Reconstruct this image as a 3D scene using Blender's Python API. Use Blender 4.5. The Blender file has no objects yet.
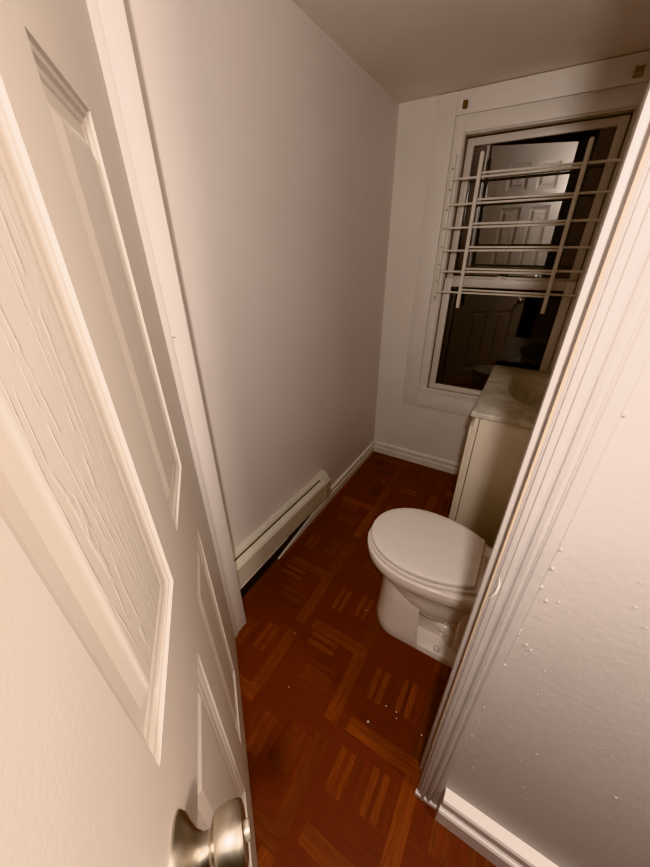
import bpy, bmesh, math, random
from mathutils import Vector, Matrix
random.seed(7)
S = 0.92                      # working unit -> metres (applied once to the whole scene at the end)
D, H = 1.708, 2.222           # back wall, bathroom ceiling
FY = -0.14                    # hall face of the doorway wall
LTOP = 2.215                  # top of the door opening
scn = bpy.context.scene
col = scn.collection

# ------------------------------------------------------------------ materials
def new_mat(name):
    m = bpy.data.materials.new(name); m.use_nodes = True
    nt = m.node_tree; nt.nodes.clear()
    out = nt.nodes.new('ShaderNodeOutputMaterial')
    b = nt.nodes.new('ShaderNodeBsdfPrincipled')
    nt.links.new(b.outputs[0], out.inputs[0])
    return m, nt, b

def N(nt, t, **kw):
    n = nt.nodes.new(t)
    for k, v in kw.items():
        if k in n.inputs: n.inputs[k].default_value = v
        else: setattr(n, k, v)
    return n

def coords(nt, scale=(1, 1, 1), rot=(0, 0, 0)):
    tc = nt.nodes.new('ShaderNodeTexCoord'); mp = nt.nodes.new('ShaderNodeMapping')
    mp.inputs['Scale'].default_value = scale; mp.inputs['Rotation'].default_value = rot
    nt.links.new(tc.outputs['Object'], mp.inputs[0]); return mp.outputs[0]

def paint(name, c, rough=.5, var=.06, vscale=3, bump=.1, bscale=120, bdist=.002, spec=.4):
    m, nt, b = new_mat(name)
    v = coords(nt)
    n1 = N(nt, 'ShaderNodeTexNoise', Scale=vscale, Detail=4.0); nt.links.new(v, n1.inputs['Vector'])
    cr = nt.nodes.new('ShaderNodeValToRGB')
    cr.color_ramp.elements[0].position = .3; cr.color_ramp.elements[1].position = .7
    cr.color_ramp.elements[0].color = (*[x*(1-var) for x in c], 1)
    cr.color_ramp.elements[1].color = (*[min(1, x*(1+var)) for x in c], 1)
    nt.links.new(n1.outputs[0], cr.inputs[0]); nt.links.new(cr.outputs[0], b.inputs['Base Color'])
    b.inputs['Roughness'].default_value = rough
    b.inputs['Specular IOR Level'].default_value = spec
    if bump:
        n2 = N(nt, 'ShaderNodeTexNoise', Scale=bscale, Detail=3.0); nt.links.new(v, n2.inputs['Vector'])
        bp = N(nt, 'ShaderNodeBump', Strength=bump, Distance=bdist)
        nt.links.new(n2.outputs[0], bp.inputs['Height']); nt.links.new(bp.outputs[0], b.inputs['Normal'])
    return m

def plain(name, c, rough=.5, metal=0, spec=.5):
    m, nt, b = new_mat(name)
    v = coords(nt); n1 = N(nt, 'ShaderNodeTexNoise', Scale=25.0); nt.links.new(v, n1.inputs['Vector'])
    mx = N(nt, 'ShaderNodeMix', data_type='RGBA')
    mx.inputs['A'].default_value = (*[x*.94 for x in c], 1); mx.inputs['B'].default_value = (*c, 1)
    nt.links.new(n1.outputs[0], mx.inputs['Factor'])
    mx.inputs[6].default_value = (*[x*.93 for x in c], 1); mx.inputs[7].default_value = (*c, 1)
    nt.links.new(mx.outputs[2], b.inputs['Base Color'])
    b.inputs['Roughness'].default_value = rough; b.inputs['Metallic'].default_value = metal
    b.inputs['Specular IOR Level'].default_value = spec
    return m

def door_material():
    m, nt, b = new_mat('embossed_door_paint')
    b.inputs['Base Color'].default_value = (.81, .75, .69, 1)
    b.inputs['Roughness'].default_value = .42; b.inputs['Specular IOR Level'].default_value = .4
    v = coords(nt, (1, 1, .11))
    nz = N(nt, 'ShaderNodeTexNoise', Scale=9.0, Detail=2.0); nt.links.new(v, nz.inputs['Vector'])
    sub = N(nt, 'ShaderNodeVectorMath', operation='SCALE'); sub.inputs['Scale'].default_value = .16
    nt.links.new(nz.outputs['Color'], sub.inputs[0])
    add = N(nt, 'ShaderNodeVectorMath', operation='ADD')
    nt.links.new(v, add.inputs[0]); nt.links.new(sub.outputs[0], add.inputs[1])
    wv = N(nt, 'ShaderNodeTexWave', wave_type='BANDS', bands_direction='X', wave_profile='SIN')
    wv.inputs['Scale'].default_value = 40; wv.inputs['Distortion'].default_value = 9.0
    wv.inputs['Detail'].default_value = 1.5; wv.inputs['Detail Scale'].default_value = 1.0
    nt.links.new(add.outputs[0], wv.inputs['Vector'])
    rp = N(nt, 'ShaderNodeMapRange'); rp.inputs['From Min'].default_value = .80; rp.inputs['From Max'].default_value = .97
    nt.links.new(wv.outputs[1], rp.inputs[0])
    v2 = coords(nt, (1, 1, .35))
    n3 = N(nt, 'ShaderNodeTexNoise', Scale=140.0, Detail=3.0); nt.links.new(v2, n3.inputs['Vector'])
    mk = N(nt, 'ShaderNodeMapRange'); mk.inputs['From Min'].default_value = .42; mk.inputs['From Max'].default_value = .58
    nt.links.new(n3.outputs[0], mk.inputs[0])
    ml = N(nt, 'ShaderNodeMath', operation='MULTIPLY'); nt.links.new(rp.outputs[0], ml.inputs[0]); nt.links.new(mk.outputs[0], ml.inputs[1])
    ma = N(nt, 'ShaderNodeMath', operation='MULTIPLY_ADD'); ma.inputs[1].default_value = .30
    nt.links.new(n3.outputs[0], ma.inputs[0]); nt.links.new(ml.outputs[0], ma.inputs[2])
    bp = N(nt, 'ShaderNodeBump', Strength=.6, Distance=.0009)
    nt.links.new(ma.outputs[0], bp.inputs['Height']); nt.links.new(bp.outputs[0], b.inputs['Normal'])
    return m

def brushed(name):
    m, nt, b = new_mat(name)
    b.inputs['Base Color'].default_value = (.52, .47, .40, 1)
    b.inputs['Metallic'].default_value = 1; b.inputs['Roughness'].default_value = .33
    v = coords(nt, (1, 30, 1))
    n = N(nt, 'ShaderNodeTexNoise', Scale=60.0, Detail=2.0); nt.links.new(v, n.inputs['Vector'])
    mr = N(nt, 'ShaderNodeMapRange'); mr.inputs['To Min'].default_value = .24; mr.inputs['To Max'].default_value = .42
    nt.links.new(n.outputs[0], mr.inputs[0]); nt.links.new(mr.outputs[0], b.inputs['Roughness'])
    return m

def plank(name, c, dark):
    m, nt, b = new_mat(name)
    at = N(nt, 'ShaderNodeAttribute', attribute_name='grain', attribute_type='GEOMETRY')
    sx = nt.nodes.new('ShaderNodeSeparateColor'); nt.links.new(at.outputs['Color'], sx.inputs[0])
    tc = nt.nodes.new('ShaderNodeTexCoord')
    outs = []
    for sc in ((14, 170, 1), (170, 14, 1)):
        mp = nt.nodes.new('ShaderNodeMapping'); mp.inputs['Scale'].default_value = sc
        nt.links.new(tc.outputs['Object'], mp.inputs[0])
        n = N(nt, 'ShaderNodeTexNoise', Scale=1.0, Detail=4.0, Roughness=.65); nt.links.new(mp.outputs[0], n.inputs['Vector'])
        outs.append(n.outputs[0])
    mx = N(nt, 'ShaderNodeMix', data_type='FLOAT')
    nt.links.new(sx.outputs[0], mx.inputs[0]); nt.links.new(outs[0], mx.inputs[2]); nt.links.new(outs[1], mx.inputs[3])
    cr = nt.nodes.new('ShaderNodeValToRGB')
    cr.color_ramp.elements[0].position = .34; cr.color_ramp.elements[1].position = .66
    cr.color_ramp.elements[0].color = (*dark, 1); cr.color_ramp.elements[1].color = (*c, 1)
    nt.links.new(mx.outputs[0], cr.inputs[0])
    mul = N(nt, 'ShaderNodeMix', data_type='RGBA', blend_type='MULTIPLY'); mul.inputs[0].default_value = 1
    cb = nt.nodes.new('ShaderNodeCombineColor')
    for i in range(3): nt.links.new(sx.outputs[1], cb.inputs[i])
    nt.links.new(cr.outputs[0], mul.inputs[6]); nt.links.new(cb.outputs[0], mul.inputs[7])
    nt.links.new(mul.outputs[2], b.inputs['Base Color'])
    b.inputs['Roughness'].default_value = .5; b.inputs['Specular IOR Level'].default_value = .22
    return m

def glass_material(name='night_window_glass', fac=.21):
    m = bpy.data.materials.new(name); m.use_nodes = True
    nt = m.node_tree; nt.nodes.clear()
    out = nt.nodes.new('ShaderNodeOutputMaterial'); mix = nt.nodes.new('ShaderNodeMixShader')
    t = nt.nodes.new('ShaderNodeBsdfTransparent'); g = nt.nodes.new('ShaderNodeBsdfGlossy')
    t.inputs[0].default_value = (.55, .6, .62, 1)
    g.inputs['Color'].default_value = (.95, .97, 1, 1); g.inputs['Roughness'].default_value = .012
    mix.inputs[0].default_value = fac
    nt.links.new(t.outputs[0], mix.inputs[1]); nt.links.new(g.outputs[0], mix.inputs[2]); nt.links.new(mix.outputs[0], out.inputs[0])
    return m

def marble_material():
    m, nt, b = new_mat('cultured_marble')
    v = coords(nt)
    n = N(nt, 'ShaderNodeTexNoise', Scale=7.0, Detail=6.0, Roughness=.65, Distortion=1.2); nt.links.new(v, n.inputs['Vector'])
    cr = nt.nodes.new('ShaderNodeValToRGB')
    cr.color_ramp.elements[0].position = .35; cr.color_ramp.elements[1].position = .68
    cr.color_ramp.elements[0].color = (.45, .42, .36, 1); cr.color_ramp.elements[1].color = (.72, .69, .62, 1)
    nt.links.new(n.outputs[0], cr.inputs[0]); nt.links.new(cr.outputs[0], b.inputs['Base Color'])
    b.inputs['Roughness'].default_value = .28
    return m

M = dict(
    wall=paint('bathroom_wall_paint', (.76, .70, .665), .45, .03, 2.5, .10, 90, .0015, .4),
    back=paint('back_wall_paint', (.74, .70, .655), .5, .04, 3, .10, 80, .0015, .3),
    ceil=paint('ceiling_paint', (.86, .80, .75), .7, .05, 2, .08, 100),
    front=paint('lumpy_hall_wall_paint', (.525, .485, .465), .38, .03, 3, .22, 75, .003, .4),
    trim=paint('trim_gloss_paint', (.80, .745, .715), .36, .03, 6, .16, 70, .0016, .4),
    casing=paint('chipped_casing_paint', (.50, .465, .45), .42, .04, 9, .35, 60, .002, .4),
    base=paint('baseboard_paint', (.76, .715, .66), .42, .06, 8, .15, 80),
    wtrim=paint('window_board_paint', (.74, .70, .655), .45, .03, 5, .12, 70),
    vinyl=plain('window_vinyl', (.66, .62, .57), .4),
    guard=plain('guard_enamel', (.76, .72, .65), .38),
    door=paint('smooth_door_paint', (.81, .75, .69), .42, .01, 5, .12, 260, .0008, .4), grain=door_material(), knob=brushed('brushed_nickel'),
    button=plain('lock_button_metal', (.78, .72, .62), .25, .8),
    brownwood=plain('brown_bracket', (.13, .06, .024), .6), greymetal=plain('grey_bracket', (.36, .31, .26), .45, .3),
    barewood=plain('bare_wood', (.70, .56, .42), .6),
    dark=plain('shade_and_fin_black', (.012, .010, .009), .7),  # near black: painted shade under the heater, and the heater's fins
    heater=paint('heater_enamel', (.62, .575, .49), .42, .05, 10, .05, 90),
    porcelain=plain('porcelain', (.84, .765, .70), .12), seat=plain('toilet_seat_plastic', (.86, .80, .75), .2),
    chrome=plain('chrome', (.7, .7, .7), .12, 1), cap=plain('bolt_cap', (.75, .72, .68), .3),
    cab=paint('cream_cabinet_laminate', (.73, .66, .555), .42, .05, 4, .03, 90), marble=marble_material(),
    glass=glass_material(), glass2=glass_material('screened_window_glass', .085), chip=plain('white_chip', (.85, .8, .74), .6), screw=plain('screw_hole', (.03, .025, .02), .6),
    hall=paint('hall_paint', (.085, .088, .092), .6, .04, 3, .1, 80),
    redbase=plank('parquet_red', (.128, .0235, .009), (.092, .0155, .006)),
    orange=plank('parquet_orange', (.215, .050, .0150), (.125, .026, .008)),
)

# ------------------------------------------------------------------ mesh helpers
class MB:
    def __init__(s): s.v = []; s.f = []; s.mi = []
    def add(s, vs, fs, mi=0):
        o = len(s.v); s.v += [tuple(p) for p in vs]; s.f += [tuple(i+o for i in f) for f in fs]; s.mi += [mi]*len(fs)
    def box(s, x0, x1, y0, y1, z0, z1, bev=0, seg=2, mi=0, mat=None):
        bm = bmesh.new(); bmesh.ops.create_cube(bm, size=1)
        for v in bm.verts: v.co = Vector((x0+(v.co.x+.5)*(x1-x0), y0+(v.co.y+.5)*(y1-y0), z0+(v.co.z+.5)*(z1-z0)))
        if bev: bmesh.ops.bevel(bm, geom=bm.edges[:], offset=bev, segments=seg, profile=.5, affect='EDGES')
        if mat: bm.transform(mat)
        s.frombm(bm, mi)
    def frombm(s, bm, mi=0):
        bm.verts.index_update()
        s.add([v.co[:] for v in bm.verts], [[v.index for v in f.verts] for f in bm.faces], mi); bm.free()
    def loft(s, rings, cap0=True, cap1=True, closed=True, mi=0):
        n = len(rings[0]); vs = [p for r in rings for p in r]; fs = []
        for k in range(len(rings)-1):
            for i in range(n if closed else n-1):
                j = (i+1) % n; fs.append((k*n+i, k*n+j, (k+1)*n+j, (k+1)*n+i))
        if cap0: fs.append(tuple(reversed(range(n))))
        if cap1: fs.append(tuple((len(rings)-1)*n+i for i in range(n)))
        s.add(vs, fs, mi)
    def tube(s, pts, r, n=12, mi=0):
        pts = [Vector(p) for p in pts]; rr = r if isinstance(r, (list, tuple)) else [r]*len(pts)
        rings = []; ref = None
        for i, p in enumerate(pts):
            t = (pts[min(i+1, len(pts)-1)]-pts[max(i-1, 0)]).normalized()
            if ref is None: ref = Vector((0, 0, 1)) if abs(t.z) < .9 else Vector((1, 0, 0))
            a = (ref - t*ref.dot(t)).normalized(); b = t.cross(a); ref = a
            rings.append([p+(a*math.cos(q)+b*math.sin(q))*rr[i] for q in [2*math.pi*k/n for k in range(n)]])
        s.loft(rings, mi=mi)
    def lathe(s, prof, org, ax, n=40, mi=0):       # prof: (radius, height along ax)
        ax = Vector(ax).normalized(); a = ax.orthogonal().normalized(); b = ax.cross(a); o = Vector(org)
        s.loft([[o+ax*h+(a*math.cos(q)+b*math.sin(q))*max(r, 1e-5) for q in [2*math.pi*k/n for k in range(n)]] for r, h in prof], mi=mi)
    def extrude(s, prof, p0, p1, plane, mi=0):     # prof 2D closed polygon; plane 'xz' along y, 'yz' along x, 'xy' along z
        r = []
        for p in (p0, p1):
            if plane == 'xz': r.append([(a, p, b) for a, b in prof])
            elif plane == 'yz': r.append([(p, a, b) for a, b in prof])
            else: r.append([(a, b, p) for a, b in prof])
        s.loft(r, mi=mi)
    def build(s, name, mats, parent=None, org=(0, 0, 0), smooth=35):
        me = bpy.data.meshes.new(name)
        o_ = Vector(org)
        me.from_pydata([Vector(p)-o_ for p in s.v], [], s.f)
        for m in (mats if isinstance(mats, (list, tuple)) else [mats]): me.materials.append(m)
        for p, i in zip(me.polygons, s.mi): p.material_index = i
        bm = bmesh.new(); bm.from_mesh(me); bmesh.ops.recalc_face_normals(bm, faces=bm.faces[:]); bm.to_mesh(me); bm.free()
        if smooth:
            for p in me.polygons: p.use_smooth = True
            me.set_sharp_from_angle(angle=math.radians(smooth))
        ob = bpy.data.objects.new(name, me); col.objects.link(ob)
        if parent: ob.parent = parent
        else: ob.location = org
        return ob

def tag(o, label=None, cat=None, group=None, kind=None):
    if label: o['label'] = label
    if cat: o['category'] = cat
    if group: o['group'] = group
    if kind: o['kind'] = kind
    return o
def thing(name, label, cat, loc=(0, 0, 0), rz=0, group=None, kind=None):
    o = bpy.data.objects.new(name, None); col.objects.link(o); o.location = loc; o.rotation_euler = (0, 0, rz)
    o.empty_display_size = .05
    return tag(o, label, cat, group, kind)
def struct(name, mb, mats, label=None, cat=None, smooth=0, org=(0, 0, 0)):
    o = mb.build(name, mats, None, org, smooth); return tag(o, label, cat, None, 'structure')

# ------------------------------------------------------------------ floor: printed parquet
fl = MB(); grain = []
X0, X1, Y0, Y1 = -1.0, 2.4, -3.6, D+.05
def rect(x0, x1, y0, y1, z, mi, vert, tone):
    x0, x1, y0, y1 = max(x0, X0), min(x1, X1), max(y0, Y0), min(y1, Y1)
    if x1-x0 < .004 or y1-y0 < .004: return
    z += len(grain)%97*1e-6
    fl.add([(x0, y0, z), (x1, y0, z), (x1, y1, z), (x0, y1, z)], [(0, 1, 2, 3)], mi)
    grain.append((1.0 if vert else 0.0, tone))
rect(X0, X1, Y0, Y1, 0, 0, False, 1.0)
R = random.Random(3)
CW, CH = .31, .305
for i in range(-5, 8):
    for j in range(-13, 8):
        x0 = .345+CW*i; y0 = -.175+CH*j+.055*i
        near = -.6 < y0 < .2
        t = lambda lo=.75, hi=1.15: R.uniform(lo, hi)
        # long planks of two strips around the block, pinwheel fashion
        for (a0, a1, b0, b1, vert) in ((.035, .303, .0, .05, 0), (.258, .308, .05, .305, 1)):
            tone = t(.55, 1.15)
            if R.random() < .16: continue
            if vert:
                rect(x0+a0, x0+(a0+a1)/2-.001, y0+b0, y0+b1, .0004, 1, 1, tone); rect(x0+(a0+a1)/2+.001, x0+a1, y0+b0, y0+b1, .0004, 1, 1, tone*t(.85, 1.1))
            else:
                rect(x0+a0, x0+a1, y0+b0, y0+(b0+b1)/2-.001, .0004, 1, 0, tone); rect(x0+a0, x0+a1, y0+(b0+b1)/2+.001, y0+b1, .0004, 1, 0, tone*t(.85, 1.1))
        # five-finger blocks: two bright fingers with quieter ones around them
        vert = (i+j) % 2 != 0 or (i, j) == (1, -1)
        for k in (0, 1):
            tone = t(.6, 1.15) if R.random() > .12 else .35
            jx, jy = R.uniform(-.012, .012), R.uniform(-.01, .01)
            if vert:
                cx, cy = x0+(.082, .198)[k]+jx, y0+(.19, .215)[k]+jy
                for q in (-1, 1): rect(cx+q*.0175-.0105, cx+q*.0175+.0105, cy-.062, cy+.062, .0004, 1, 1, tone*t(.9, 1.1))
                for q in (-1.45, 0, 1.45): rect(cx+q*.035-.006, cx+q*.035+.006, cy-.062, cy+.062, .0003, 0, 1, t(.75, 1.3))
            else:
                cx, cy = x0+(.171, .108)[k]+jx, y0+(.15, .268)[k]+jy
                for q in (-1, 1): rect(cx-.063, cx+.063, cy+q*.0175-.0105, cy+q*.0175+.0105, .0004, 1, 0, tone*t(.9, 1.1))
                for q in (-1.45, 0, 1.45): rect(cx-.063, cx+.063, cy+q*.035-.006, cy+q*.035+.006, .0003, 0, 0, t(.75, 1.3))
floor = struct('floor', fl, [M['redbase'], M['orange']], 'dark red and orange parquet patterned floor', 'floor')
ca = floor.data.color_attributes.new('grain', 'FLOAT_COLOR', 'CORNER')
for p, (g, tn) in zip(floor.data.polygons, grain):
    for li in p.loop_indices: ca.data[li].color = (g, tn, 0, 1)

# ------------------------------------------------------------------ room shell
def wall(name, bx, mat, label):
    mb = MB()
    for b in (bx if isinstance(bx, list) else [bx]): mb.box(*b)
    return struct(name, mb, mat, label, 'wall')
WO = (.372, 1.078, .625, 2.06)     # window opening
wall('wall_left', (-.06, 0, -.005, D+.1, 0, 2.45), M['wall'], 'smooth grey white left wall of the bathroom')
wall('wall_right', (1.255, 1.32, -.005, D+.1, 0, 2.45), M['wall'], 'right wall of the bathroom behind toilet and cabinet')
wall('wall_back', [(-.06, WO[0], D, D+.1, 0, H+.05), (WO[1], 1.32, D, D+.1, 0, H+.05), (WO[0], WO[1], D, D+.1, 0, WO[2]), (WO[0], WO[1], D, D+.1, WO[3], H+.05)], M['back'], 'off white back wall with the window')
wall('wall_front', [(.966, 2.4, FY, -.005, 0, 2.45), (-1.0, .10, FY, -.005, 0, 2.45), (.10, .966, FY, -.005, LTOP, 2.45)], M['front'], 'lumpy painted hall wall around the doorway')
wall('wall_hall_left', (-1.06, -1.0, -3.6, -.005, 0, 2.45), M['hall'], 'hall wall on the left')
wall('wall_hall_right', (2.4, 2.46, -3.6, -.005, 0, 2.45), M['hall'], 'hall wall on the right')
wall('wall_hall_back', (-1.06, 2.46, -3.66, -3.6, 0, 2.45), M['hall'], 'far hall wall behind the viewer')
c = MB(); c.box(-.06, 1.32, -.005, D+.1, H, H+.05); struct('ceiling', c, M['ceil'], 'low painted bathroom ceiling', 'ceiling')
c = MB(); c.box(-1.06, 2.46, -3.66, 0, 2.45, 2.5); struct('ceiling_hall', c, M['hall'], 'hall ceiling', 'ceiling')

def bb_prof(t, h):   # shoe + groove + cap; a = distance from wall
    return [(0, 0), (t, 0), (t, h*.50), (t-.003, h*.53), (t*.55, h*.55), (t*.55, h*.66), (t*.9, h*.68), (t*.95, h*.90), (t*.6, h*.97), (0, h)]
m = MB(); m.extrude([(a, z) for a, z in bb_prof(.016, .094)], .70, D, 'xz')
m.loft([[(.0, .36, 0), (.016, .36, 0), (.016, .36, .001), (.0, .36, .001)], [(.0, .70, 0), (.016, .70, 0), (.016, .70, .047), (.0, .70, .047)]])  # taper follows the heater's shadow edge; shade is put into the shape
struct('baseboard_left', m, M['base'], 'white baseboard along the left wall', 'baseboard', 20)
m = MB(); m.extrude([(D-a, z) for a, z in bb_prof(.016, .10)], .016, 1.255, 'yz'); struct('baseboard_back', m, M['base'], 'white baseboard under the window', 'baseboard', 20)
fp = [(FY, 0), (FY-.033, 0), (FY-.034, .075), (FY-.030, .082), (FY-.018, .085), (FY-.018, .108), (FY-.029, .112), (FY-.031, .148), (FY-.027, .156), (FY, .162)]
m = MB(); m.extrude(fp, 1.024, 2.4, 'yz'); struct('baseboard_front', m, M['trim'], 'chunky stepped white baseboard right of the doorway', 'baseboard', 20)

m = MB(); m.box(.0, .004, -.003, .72, .0, .15); struct('baseboard_shade', m, M['dark'], 'black strip painted as shade at the foot of the left wall under the heater', 'painted shade')  # black board stands in for the shadow below the heater
lm = MB(); rl = random.Random(11)
for k in range(90):
    x, z, r_ = 1.03+rl.random()**1.5*.42, .35+rl.random()*1.25, rl.choice((.0012, .0015, .002, .0028))
    if k < 26: x = 1.0235+rl.uniform(-.002, .003)
    bm = bmesh.new(); bmesh.ops.create_uvsphere(bm, u_segments=8, v_segments=5, radius=1)
    bm.transform(Matrix.Translation((x, FY-(.001 if k > 25 else .002), z)) @ Matrix.Diagonal((r_, r_*.45, r_*rl.uniform(.8, 1.8), 1))); lm.frombm(bm)
lumps = tag(lm.build('paint_lumps', M['front'], bpy.data.objects['wall_front']), kind='stuff')
# left jamb with stop
m = MB(); m.box(.085, .100, FY-.015, -.002, 0, LTOP, .002); m.box(.099, .1085, -.061, -.003, 0, LTOP, .0025); m.box(.09, .1150, -.104, -.0632, 0, LTOP, .002)
m.box(-.0, .100, -.006, .002, 0, LTOP)
lj = struct('trim_1', m, M['trim'], 'white left door jamb with its stop strip', 'door jamb', 30)
m = MB(); m.lathe([(.0035, 0), (.0035, .004), (.002, .007), (.0001, .008)], (.1095, -.058, 1.327), (1, 0, 0), 12); tag(m.build('nail', M['chip'], None, (.1095, -.058, 1.327)), 'tiny white painted nail head on the left door jamb', 'nail')
# right jamb, stop and casing
m = MB()
m.box(.958, .9665, FY-.004, -.002, .012, LTOP, .0015)
m.box(.9468, .9590, -.113, -.086, .085, LTOP, .001)
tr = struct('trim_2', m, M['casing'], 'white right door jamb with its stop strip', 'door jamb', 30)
cp = [(.9575, FY), (.9575, FY-.0045), (.9600, FY-.0065), (.9622, FY-.0035), (.9640, FY-.009), (.9715, FY-.010), (.9730, FY-.0135), (.9815, FY-.0140), (.9830, FY-.006), (.9858, FY-.005),
      (.9880, FY-.0095), (.9935, FY-.0125), (.9985, FY-.0110), (1.0012, FY-.0050), (1.0030, FY-.0045), (1.0050, FY-.0075), (1.012, FY-.0080), (1.0195, FY-.0065), (1.0225, FY-.0015), (1.0235, FY)]
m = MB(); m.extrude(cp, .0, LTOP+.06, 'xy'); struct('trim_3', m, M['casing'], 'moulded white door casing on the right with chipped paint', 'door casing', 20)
m = MB(); m.box(.9555, .9585, FY-.006, FY-.001, .35, LTOP, .001); struct('trim_4', m, M['barewood'], 'thin line of bare wood along the right jamb edge', 'door jamb edge', 20)
m = MB(); m.box(.954, 1.022, FY-.013, FY, 0, .022, .003); struct('trim_5', m, M['trim'], 'small white block at the foot of the right casing', 'plinth', 20)

# ------------------------------------------------------------------ the open door
ANG = -.708; HX, HY = .183, -.141
dr = thing('door_1', 'white six-panel door standing open on the left', 'door', (HX, HY, .012), ANG, kind='structure')
UE = .80; U0 = -.066; ZT = 2.18; TH = .040
ucut = [U0, .153, .366, .471, .687, UE]
zcut = [0, .19, .886, 1.077, 1.683, 1.822, 2.045, ZT]
mb = MB()
def panel_face(mb, ua, ub, za, zb, y, s):
    prof = [(0, 0), (.003, .0035), (.008, .0045), (.012, .0085), (.018, .0095), (.021, .0115), (.036, .0115), (.049, .0035), (.052, .003)]
    rings = []
    for ins, dep in prof:
        rings.append([(ua+ins, y-s*dep, za+ins), (ub-ins, y-s*dep, za+ins), (ub-ins, y-s*dep, zb-ins), (ua+ins, y-s*dep, zb-ins)])
    mb.loft(rings, cap0=False, cap1=False)
    mb.add(rings[-1], [(0, 1, 2, 3)], 1)
for y, s in ((0, 1), (-TH, -1)):
    for a in range(5):
        for b in range(7):
            ua, ub, za, zb = ucut[a], ucut[a+1], zcut[b], zcut[b+1]
            if a in (1, 3) and b in (1, 3, 5): panel_face(mb, ua, ub, za, zb, y, s)
            else: mb.add([(ua, y, za), (ub, y, za), (ub, y, zb), (ua, y, zb)], [(0, 1, 2, 3)])
mb.add([(U0, 0, 0), (U0, -TH, 0), (U0, -TH, ZT), (U0, 0, ZT), (UE, 0, 0), (UE, -TH, 0), (UE, -TH, ZT), (UE, 0, ZT)], [(0, 1, 2, 3), (4, 7, 6, 5), (0, 4, 5, 1), (3, 2, 6, 7)])
slab = mb.build('door_slab', [M['door'], M['grain']], dr, smooth=0)
KU, KZ = .732, .985
def kn(name, prof, par, mat, n=48):
    m = MB(); m.lathe(prof, (KU, 0, KZ), (0, 1, 0), n); return m.build(name, mat, par, smooth=30)
ro = kn('knob_rosette', [(.0365, 0), (.0365, .002), (.034, .006), (.026, .011), (.018, .017), (.0135, .024), (.0125, .031)], dr, M['knob'])
kb = kn('doorknob', [(.0125, .029), (.0135, .032), (.020, .034), (.0245, .0365), (.0262, .041), (.0268, .050), (.0262, .060), (.0240, .0635), (.0215, .0645), (.0001, .0645)], dr, M['knob'])
bt = kn('lock_button', [(.0085, .064), (.0085, .0685), (.0075, .0695), (.0001, .0698)], kb, M['button'], 24)
for z in (.25, 1.08, 1.93):
    m = MB(); m.tube([(U0-.004, -TH-.004, z), (U0-.004, -TH-.004, z+.09)], .006, 10); m.build('hinge', M['knob'], dr)
m = MB(); m.lathe([(.0365, 0), (.034, .006), (.02, .015), (.0125, .03), (.0262, .04), (.0262, .06), (.0001, .0645)], (KU, -TH, KZ), (0, -1, 0)); m.build('doorknob', M['knob'], dr)

# ------------------------------------------------------------------ window
win = thing('window_1', 'white double hung window reflecting the room at night', 'window', (.725, D, .5), kind='structure')
wo = Vector((.725, D, .5))
def wpart(name, mb, mat, parent=win, smooth=30):
    mb.v = [tuple(Vector(p)-wo) for p in mb.v]; return mb.build(name, mat, parent, smooth=smooth)
def frame(mb, x0, x1, z0, z1, w, y0, y1, wt=None, wb=None, bev=.002):
    wt = w if wt is None else wt; wb = w if wb is None else wb
    mb.box(x0, x0+w, y0, y1, z0, z1, bev); mb.box(x1-w, x1, y0, y1, z0, z1, bev)
    mb.box(x0+w, x1-w, y0, y1, z1-wt, z1, bev); mb.box(x0+w, x1-w, y0, y1, z0, z0+wb, bev)
m = MB()   # wide flat surround boards reaching the ceiling
m.box(.210, .319, D-.014, D, .502, H-.003, .002); m.box(1.131, 1.24, D-.014, D, .502, H-.003, .002)
m.box(.319, 1.131, D-.013, D, 2.125, H-.003, .002); m.box(.319, 1.131, D-.014, D, .502, .628, .002)
wpart('casing', m, M['wtrim'])
m = MB(); frame(m, .3245, 1.1255, .6285, 2.116, .047, D-.006, D+.07, .062, .012); wpart('inner_frame', m, M['wtrim'])
m = MB(); m.box(.319, 1.131, D-.03, D+.0, .624, .636, .003); wpart('sill', m, M['wtrim'])
m = MB(); frame(m, .3715, 1.0785, .638, 2.055, .007, D+.002, D+.085, .009, .008); wpart('track', m, M['vinyl'])
us = MB(); frame(us, .384, 1.067, 1.345, 2.040, .037, D+.052, D+.08, .034, .035); usb = wpart('upper_sash', us, M['vinyl'])
ls = MB(); frame(ls, .384, 1.067, .650, 1.368, .043, D+.018, D+.048, .047, .034); lsb = wpart('lower_sash', ls, M['vinyl'])
m = MB(); m.box(-.314, .314, -.002, .002, -.33, .33); g1 = m.build('pane', M['glass'], usb, smooth=0)
g1.location = Vector((.7255, D+.080, 1.690))-wo; g1.rotation_euler = (math.radians(2.75), 0, math.radians(-1.12))
m = MB(); m.box(-.302, .302, -.002, .002, -.321, .321); g2 = m.build('pane', M['glass2'], lsb, smooth=0)
g2.location = Vector((.7255, D+.034, 1.0025))-wo
m = MB(); m.box(.655, .715, D+.022, D+.046, 1.367, 1.375, .003); m.lathe([(.012, 0), (.012, .009), (.009, .012)], (.685, D+.034, 1.373), (0, 0, 1), 16); m.box(.680, .722, D+.026, D+.036, 1.377, 1.384, .003)
wpart('sash_lock', m, M['guard'], lsb)

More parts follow.
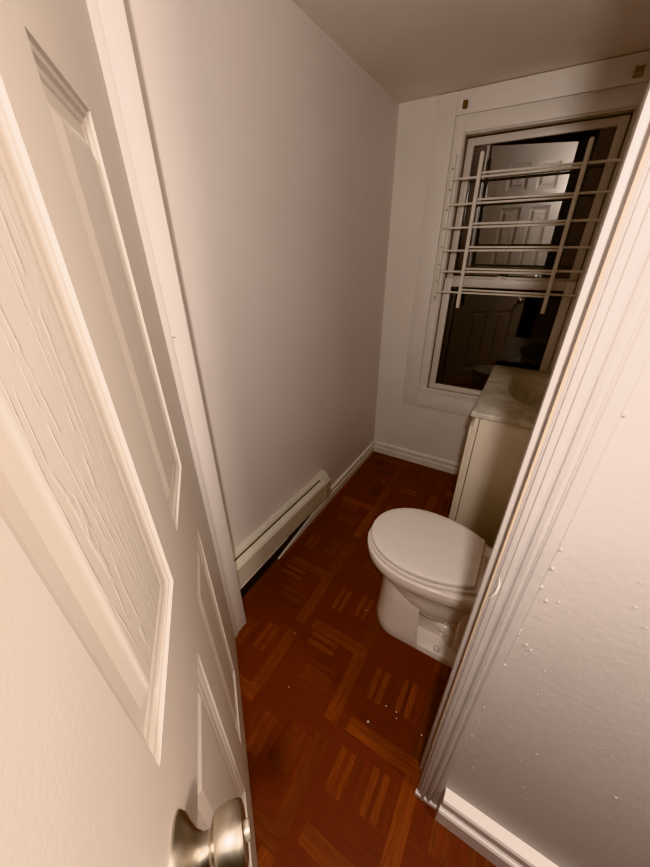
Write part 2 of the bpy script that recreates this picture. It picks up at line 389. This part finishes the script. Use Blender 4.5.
# ------------------------------------------------------------------ window guard
gd = thing('window_guard', 'white metal window guard with six double crossbars across upper window', 'window guard', (.725, D-.02, 1.2))
go = Vector((.725, D-.02, 1.2))
def gpart(name, mb, mat=None): mb.v = [tuple(Vector(p)-go) for p in mb.v]; return mb.build(name, mat or M['guard'], gd)
zs = [1.867, 1.752, 1.641, 1.527, 1.417, 1.303]
for x, nm in ((.346, 0), (1.088, 1)):
    m = MB(); m.box(x-.010, x+.010, D-.024, D-.006, 1.235, 1.965, .002); r = gpart('side_rail', m)
    for k in range(8):
        z = 1.26+k*.092
        q = MB(); q.lathe([(.004, 0), (.004, .0012)], (x, D-.0245, z), (0, -1, 0), 10); q.v = [tuple(Vector(p)-go) for p in q.v]; q.build('screw_hole', M['screw'], r)
for z in zs:
    m = MB(); m.tube([(.350, D-.026, z-.010), (.955, D-.026, z-.010)], .0058, 10); gpart('crossbar', m)
    m = MB(); m.tube([(.490, D-.026, z+.007), (1.086, D-.026, z+.002)], .0058, 10); gpart('crossbar', m)
for xa, xb in ((.487, .497), (.944, .952)):
    m = MB()
    pts = []
    for k in range(9):
        t = k/8; pts.append((xb+(xa-xb)*t, D-.040, 1.208+(1.948-1.208)*t))
    rings = []
    for i, (x, y, z) in enumerate(pts):
        rings.append([(x-.010, y+.006, z), (x-.010, y-.002, z), (x-.006, y-.006, z), (x+.006, y-.006, z), (x+.010, y-.002, z), (x+.010, y+.006, z)])
    top = [(px, py, pz+(.012 if abs(px-xa) < .008 else .004)) for px, py, pz in rings[-1]]; rings.append(top)
    m.loft(rings); gpart('upright', m)

# curtain rod brackets above the window
m = MB(); m.box(.350, .371, D-.030, D-.0135, 2.145, 2.176, .003); m.box(.3545, .3665, D-.034, D-.029, 2.150, 2.171, .002)
tag(m.build('curtain_bracket', M['brownwood'], None, (.36, D-.014, 2.145)), 'small brown curtain rod bracket above the window, left one', 'bracket', 'curtain rod brackets')
b = thing('curtain_bracket', 'small grey metal curtain rod bracket above the window, right one', 'bracket', (1.04, D-.014, 2.14), group='curtain rod brackets')
m = MB(); m.box(-.016, .016, -.004, 0, 0, .036, .001); m.build('back_plate', M['greymetal'], b)
m = MB(); m.box(-.016, -.011, -.028, -.004, .002, .034, .001); m.box(-.011, .012, -.028, -.023, .002, .012, .001); m.box(.010, .015, -.022, -.004, .006, .034, .001); m.build('cup', M['greymetal'], b)

# ------------------------------------------------------------------ baseboard heater
ht = thing('baseboard_heater', 'cream metal baseboard heater on the left wall above the floor', 'heater', (0, .4, .15))
ho = Vector((0, .4, .15))
def hprof(mb, prof, y0, y1):
    def sl(z, y): return z-.040*(y-.05)
    mb.loft([[(a, y, sl(z, y)) for a, z in prof] for y in (y0, y1)]); mb.v = [tuple(Vector(p)-ho) for p in mb.v]
m = MB(); hprof(m, [(.0015, .165), (.006, .165), (.006, .318), (.0275, .311), (.0285, .315), (.023, .326), (.008, .337), (.0015, .338)], .004, .83); m.build('back_plate', M['heater'], ht, smooth=20)
m = MB(); hprof(m, [(.030, .302), (.033, .309), (.058, .299), (.065, .289), (.065, .180), (.060, .173), (.035, .173), (.035, .176), (.058, .177), (.0615, .182), (.0615, .287), (.055, .295)], .004, .825); m.build('front_cover', M['heater'], ht, smooth=20)
m = MB(); m.loft([[(a, y, z-.040*(y-.05)+dz*(z<.165)) for a, z in ((.053, .160), (.063, .160), (.063, .1725), (.053, .1725))] for y, dz in ((.004, 0), (.40, .0115))]); m.v = [tuple(Vector(p)-ho) for p in m.v]; m.build('bottom_lip', M['trim'], ht, smooth=20)
m = MB(); hprof(m, [(.007, .180), (.058, .180), (.056, .288), (.028, .305), (.007, .305)], .006, .82); m.build('fin_element', M['dark'], ht, smooth=0)
m = MB(); hprof(m, [(.0015, .162), (.052, .162), (.064, .170), (.0675, .182), (.0675, .289), (.060, .303), (.045, .318), (.030, .335), (.022, .341), (.0015, .342)], .792, .852); m.build('end_cap', M['heater'], ht, smooth=25)

# ------------------------------------------------------------------ toilet
def egg(xf, xm, xr, yc, w, wr, n=20, rc=.03):
    pts = []
    for k in range(n+1):                 # far side (+y) of the nose round to the near side
        a = math.pi/2-math.pi*k/n
        pts.append((xm-(xm-xf)*math.cos(a)**.92 if math.cos(a) > 0 else xm, yc+w*math.sin(a)))
    side = []
    for k in range(1, 7):
        t = k/7; side.append((xm+(xr-rc-xm)*t, w+(wr-w)*t**2.1))
    cor = []
    for k in range(5):
        a = math.pi/2*k/4; cor.append((xr-rc+rc*math.sin(a), wr-rc*(1-math.cos(a))))
    near = side+cor
    pts += [(x, yc-y) for x, y in near]
    pts += [(x, yc+y) for x, y in reversed(near)]
    return pts
def ring(o, z, sc=1.0, cx=.75, cy=.455): return [(cx+(x-cx)*sc, cy+(y-cy)*sc, z) for x, y in o]
TO = Vector((.85, .45, 0))
tl = thing('toilet', 'white two-piece toilet with closed lid beside the cream cabinet', 'toilet', TO)
def tpart(name, mb, mat, par=tl, smooth=40): mb.v = [tuple(Vector(p)-TO) for p in mb.v]; return mb.build(name, mat, par, smooth=smooth)
YC = .455
m = MB()
m.loft([[(x, y, z) for x, y in egg(*a)] for z, a in (
    (.148, (.74, .84, .93, YC-.02, .05, .04)), (.156, (.71, .84, .95, YC-.02, .085, .06)), (.18, (.68, .83, .97, YC-.02, .115, .08)), (.215, (.65, .82, .98, YC-.015, .134, .10)), (.25, (.62, .80, .985, YC-.01, .146, .11)), (.285, (.592, .78, .99, YC-.005, .155, .12)), (.315, (.568, .755, .98, YC-.003, .158, .135)),
    (.338, (.540, .75, 1.0, YC, .172, .145)), (.352, (.522, .75, 1.02, YC, .183, .150)), (.366, (.511, .75, 1.03, YC, .190, .152)), (.395, (.507, .75, 1.03, YC, .192, .152)),
    (.410, (.508, .75, 1.03, YC, .190, .150)), (.416, (.516, .75, 1.025, YC, .183, .145)))])
bowl = tpart('bowl', m, M['porcelain'])
m = MB()   # front column of the pedestal: D shaped, flat at the back
def dee(xf, xb, yc, w, n=18):
    p = [(xb, yc+w)]
    for k in range(n+1):
        a = math.pi/2-math.pi*k/n; p.append((xf+(.115)*(1-math.cos(a)), yc+w*math.sin(a)))
    p.append((xb, yc-w)); p.append((xb-.02, yc-w*.55)); p.append((xb-.02, yc+w*.55)); return p
YP = .425
m.loft([[(x, y, z) for x, y in dee(*a)] for z, a in ((.0, (.596, .826, YP, .142)), (.012, (.592, .828, YP, .145)), (.05, (.596, .822, YP, .141)), (.12, (.600, .812, YP+.005, .138)), (.20, (.602, .805, YP+.012, .137)), (.26, (.597, .80, YP+.02, .142)), (.30, (.585, .79, YP+.028, .14)), (.325, (.572, .80, YP+.03, .15)))])
tpart('pedestal', m, M['porcelain'])
m = MB()   # foot flange
m.loft([[(x, y, z) for x, y in egg(*a)] for z, a in ((0, (.62, .74, 1.10, YP, .142, .14)), (.012, (.62, .74, 1.10, YP, .143, .141)), (.03, (.625, .74, 1.095, YP, .137, .135)), (.036, (.64, .74, 1.085, YP, .125, .125)))])
m.box(.78, .97, YP-.06, YP+.09, .03, .25, .01); m.box(.95, 1.10, YP-.095, YP+.125, .03, .40, .02, 3)
tpart('foot', m, M['porcelain'])
for sy in (-1, 1):
    m = MB(); yy = YP+.03+sy*.075
    pts = [(.86, yy-sy*.02, .085), (.89, yy-sy*.006, .10), (.915, yy+sy*.004, .10), (.935, yy+sy*.008, .085), (.935, yy+sy*.008, .06), (.95, yy+sy*.006, .045), (.97, yy, .05), (.985, yy, .09)]
    sm = []
    for i in range(len(pts)-1):
        for t in (0, .25, .5, .75): sm.append(tuple(pts[i][k]*(1-t)+pts[i+1][k]*t for k in range(3)))
    sm.append(pts[-1]); m.tube(sm, .032, 14); tpart('trapway', m, M['porcelain'])
    m = MB(); m.lathe([(.013, 0), (.013, .008), (.009, .016), (.0001, .019)], (.90, YP+sy*.120, .034), (0, 0, 1), 16); tpart('bolt_cap', m, M['cap'])
m = MB(); m.box(.985, 1.235, YC-.155, YC+.155, .345, .412, .015, 3); tpart('tank_deck', m, M['porcelain'], bowl)
so = egg(.516, .75, .985, YC+.002, .188, .132, rc=.015); lo = egg(.522, .75, .968, YC+.002, .184, .130, rc=.010)
m = MB(); m.loft([ring(so, .419, .965), ring(so, .424, 1.0), ring(so, .434, 1.003), ring(so, .439, .985)]); st = tpart('seat', m, M['seat'])
m = MB(); m.loft([ring(lo, .441, .985), ring(lo, .445, 1.0), ring(lo, .455, 1.002), ring(lo, .460, .992), ring(lo, .463, .96), ring(lo, .4645, .86), ring(lo, .4655, .6), ring(lo, .466, .25)]); ld = tpart('lid', m, M['seat'])
for sy in (-1, 1):
    m = MB(); m.box(.966, 1.0, YC+sy*.085-.025, YC+sy*.085+.025, .416, .446, .006, 3); tpart('seat_hinge', m, M['seat'])
m = MB(); m.loft([[(x, y, z) for x, y in ((x0, YC-w), (x0+.02, YC-w-.015), (1.235, YC-w-.015), (1.25, YC-w), (1.25, YC+w), (1.235, YC+w+.015), (x0+.02, YC+w+.015), (x0, YC+w))] for z, x0, w in ((.412, 1.07, .19), (.45, 1.055, .205), (.74, 1.045, .215))])
tk = tpart('tank', m, M['porcelain'], smooth=25)
m = MB(); m.box(1.035, 1.253, YC-.245, YC+.245, .74, .775, .010, 3); tpart('tank_lid', m, M['porcelain'])
m = MB(); m.lathe([(.014, 0), (.014, .008), (.009, .012)], (1.045, YC-.16, .69), (-1, 0, 0), 16); m.tube([(1.030, YC-.16, .69), (1.026, YC-.12, .687), (1.028, YC-.08, .68)], .006, 8); tpart('flush_lever', m, M['chrome'], tk)

# ------------------------------------------------------------------ vanity cabinet and sink top
VO = Vector((1.02, 1.29, 0))
cb = thing('vanity_cabinet', 'cream bathroom vanity cabinet standing under the window on the right', 'cabinet', VO)
def frame_yz(mb, x0, x1, y0, y1, z0, z1, w):
    mb.box(x0, x1, y0, y0+w, z0, z1, .0015); mb.box(x0, x1, y1-w, y1, z0, z1, .0015)
    mb.box(x0, x1, y0+w, y1-w, z0, z0+w); mb.box(x0, x1, y0+w, y1-w, z1-w, z1)
def vpart(name, mb, mat, par=cb, smooth=30): mb.v = [tuple(Vector(p)-VO) for p in mb.v]; return mb.build(name, mat, par, smooth=smooth)
VX, VY0, VY1, VZ = .793, .892, D-.016, .862
m = MB(); m.box(VX+.026, 1.254, VY0, VY0+.016, .10, VZ, .0015); m.box(VX+.026, 1.254, VY1-.016, VY1, .10, VZ, .0015); m.box(1.244, 1.254, VY0+.016, VY1-.016, .10, VZ); m.box(VX+.026, 1.244, VY0+.016, VY1-.016, .10, .116); m.box(VX+.09, 1.254, VY0, VY1, 0, .10); vpart('cabinet_body', m, M['cab'])
m = MB(); frame_yz(m, VX+.003, VX+.0235, VY0+.001, VY1-.001, .10, VZ-.004, .04); fr = vpart('face_frame', m, M['cab'])
mid = (VY0+VY1)/2
for y0, y1, ky in ((VY0+.02, mid-.004, mid-.04), (mid+.004, VY1-.02, mid+.04)):
    m = MB(); m.box(VX-.012, VX+.003, y0, y1, .14, VZ-.06, .003); d = vpart('door', m, M['cab'])
    m = MB(); m.lathe([(.006, 0), (.006, .012), (.014, .018), (.014, .024), (.0001, .028)], (VX-.012, ky, .66), (-1, 0, 0), 16); vpart('knob', m, M['chrome'], d)
TZ = .886
st_ = thing('sink_top', 'stained cultured marble sink top with oval basin on the cream cabinet', 'sink', (1.02, 1.29, VZ))
so_ = Vector((1.02, 1.29, VZ))
def spart(name, mb, mat, par=st_, smooth=30): mb.v = [tuple(Vector(p)-so_) for p in mb.v]; return mb.build(name, mat, par, smooth=smooth)
m = MB()
BX, BY, BA, BB = 1.055, 1.315, .165, .262    # basin centre and radii in x, y
x0, x1, y0, y1 = .779, 1.254, .879, D-.016
n = 64
def inner(k, sc, z): a = 2*math.pi*k/n; return (BX+BA*sc*math.cos(a), BY+BB*sc*math.sin(a), z)
def outer(k, z, ins=0):
    a = 2*math.pi*k/n; cx, cy = (x0+x1)/2, (y0+y1)/2
    dx, dy = math.cos(a)*(x1-x0), math.sin(a)*(y1-y0)
    t = .5/max(abs(math.cos(a)), abs(math.sin(a)))
    px, py = cx+math.cos(a)*t*(x1-x0), cy+math.sin(a)*t*(y1-y0)
    return (min(max(px, x0+ins), x1-ins), min(max(py, y0+ins), y1-ins), z)
rings = [[outer(k, VZ+.0005, .002) for k in range(n)], [outer(k, VZ+.003) for k in range(n)], [outer(k, TZ-.004) for k in range(n)], [outer(k, TZ-.001, .002) for k in range(n)], [outer(k, TZ, .005) for k in range(n)],
         [inner(k, 1.0, TZ) for k in range(n)], [inner(k, .98, TZ-.003) for k in range(n)]]
# corners of the slab: the sampled square has exact corners at k = n/8, 3n/8 ...
m.loft(rings, cap0=False, cap1=False)
top = spart('slab', m, M['marble'], smooth=30)
m = MB(); rr = [(.98, -.003), (.95, -.012), (.90, -.035), (.82, -.070), (.68, -.105), (.48, -.125), (.25, -.133), (.09, -.135), (.02, -.136)]
m.loft([[inner(k, s_, TZ+dz) for k in range(n)] for s_, dz in rr], cap0=False); spart('basin', m, M['marble'], smooth=60)
m = MB(); m.lathe([(.024, 0), (.024, .003), (.018, .004), (.0001, .004)], (BX, BY, TZ-.1355), (0, 0, 1), 20); spart('drain', m, M['chrome'])

# ------------------------------------------------------------------ small loose things
def chip(p, size, label, group='white paint chips on the floor', name='paint_chip'):
    m = MB(); k = 6; rg = random.Random(int(p[0]*1e4)); ph = rg.random()*6
    o = [(size*(.6+.5*rg.random())*math.cos(ph+2*math.pi*i/k), size*(.5+.4*rg.random())*math.sin(ph+2*math.pi*i/k)) for i in range(k)]
    m.loft([[(x, y, .0008) for x, y in o], [(x*.9, y*.9, .0022) for x, y in o]])
    ob = m.build(name, M['chip'], None, smooth=0); ob.location = (p[0], p[1], 0); return tag(ob, label, 'paint chip', group)
for (x, y, s_, lb) in (
    (.750, -.057, .0055, 'largest white paint chip on the dark floor between toilet and doorway'),
    (.789, .022, .0038, 'white paint chip on the floor nearest the toilet foot'),
    (.829, .024, .0032, 'upper of two tiny white chips close together in front of toilet'),
    (.837, .006, .0036, 'lower of two tiny white chips close together in front of toilet'),
    (.931, .005, .0036, 'white paint chip on the floor beside the right door jamb'),
    (.434, -.115, .0030, 'tiny white chip on the orange parquet in the doorway'),
    (.565, .335, .0032, 'white chip on the floor just left of the toilet pedestal'),
    (.365, .80, .0050, 'white chip on the dark floor in front of the heater'),
    (.25, 1.335, .0055, 'white chip on the floor near the far left corner'),
    (.33, .07, .0030, 'tiny white chip on the floor by the left door jamb')):
    chip((x, y), s_, lb)
m = MB()   # curl of peeled paint on the right casing
pts = [(.960, FY-.010, .985), (.963, FY-.016, 1.0), (.9665, FY-.020, 1.018), (.9675, FY-.018, 1.034), (.965, FY-.012, 1.045)]
m.tube(pts, [.0006, .0016, .002, .0016, .0005], 8); tag(m.build('paint_curl', M['chip'], None, (.963, FY-.01, 1.0)), 'curl of peeled white paint hanging on the right door casing', 'paint curl')

# ------------------------------------------------------------------ light
def point(name, loc, e, r, c):
    l = bpy.data.lights.new(name, 'POINT'); l.energy = e*S*S; l.shadow_soft_size = r*S; l.color = c
    o = bpy.data.objects.new(name, l); col.objects.link(o); o.location = loc; return o
point('hall_light', (.985, -.80, 1.835), 48, .032, (1, .86, .765))
point('hall_light', (1.9, -.44, 2.12), 45, .10, (1, .81, .65))
w = bpy.data.worlds.new('night'); scn.world = w; w.use_nodes = True
w.node_tree.nodes['Background'].inputs[0].default_value = (.5, .6, .8, 1); w.node_tree.nodes['Background'].inputs[1].default_value = .004

# ------------------------------------------------------------------ scale to metres and camera
for me in bpy.data.meshes: me.transform(Matrix.Scale(S, 4))
for o in col.objects: o.location = o.location*S
cam = bpy.data.cameras.new('camera'); co = bpy.data.objects.new('camera', cam); col.objects.link(co)
f, p, y, r = 331.356, .50374, .54005, -.006037
fw = Vector((-math.sin(y)*math.cos(p), math.cos(y)*math.cos(p), -math.sin(p))); rt = Vector((math.cos(y), math.sin(y), 0)); up = rt.cross(fw)
rt2 = rt*math.cos(r)+up*math.sin(r); up2 = up*math.cos(r)-rt*math.sin(r)
mt = Matrix((rt2, up2, -fw)).transposed().to_4x4(); mt.translation = Vector((.90572, -.61176, 1.52))*S
co.matrix_world = mt
cam.sensor_fit = 'VERTICAL'; cam.sensor_height = 24; cam.lens = f*24/867; cam.clip_start = .005
scn.camera = co
scn.view_settings.view_transform = 'Khronos PBR Neutral'; scn.view_settings.look = 'None'; scn.view_settings.exposure = .32
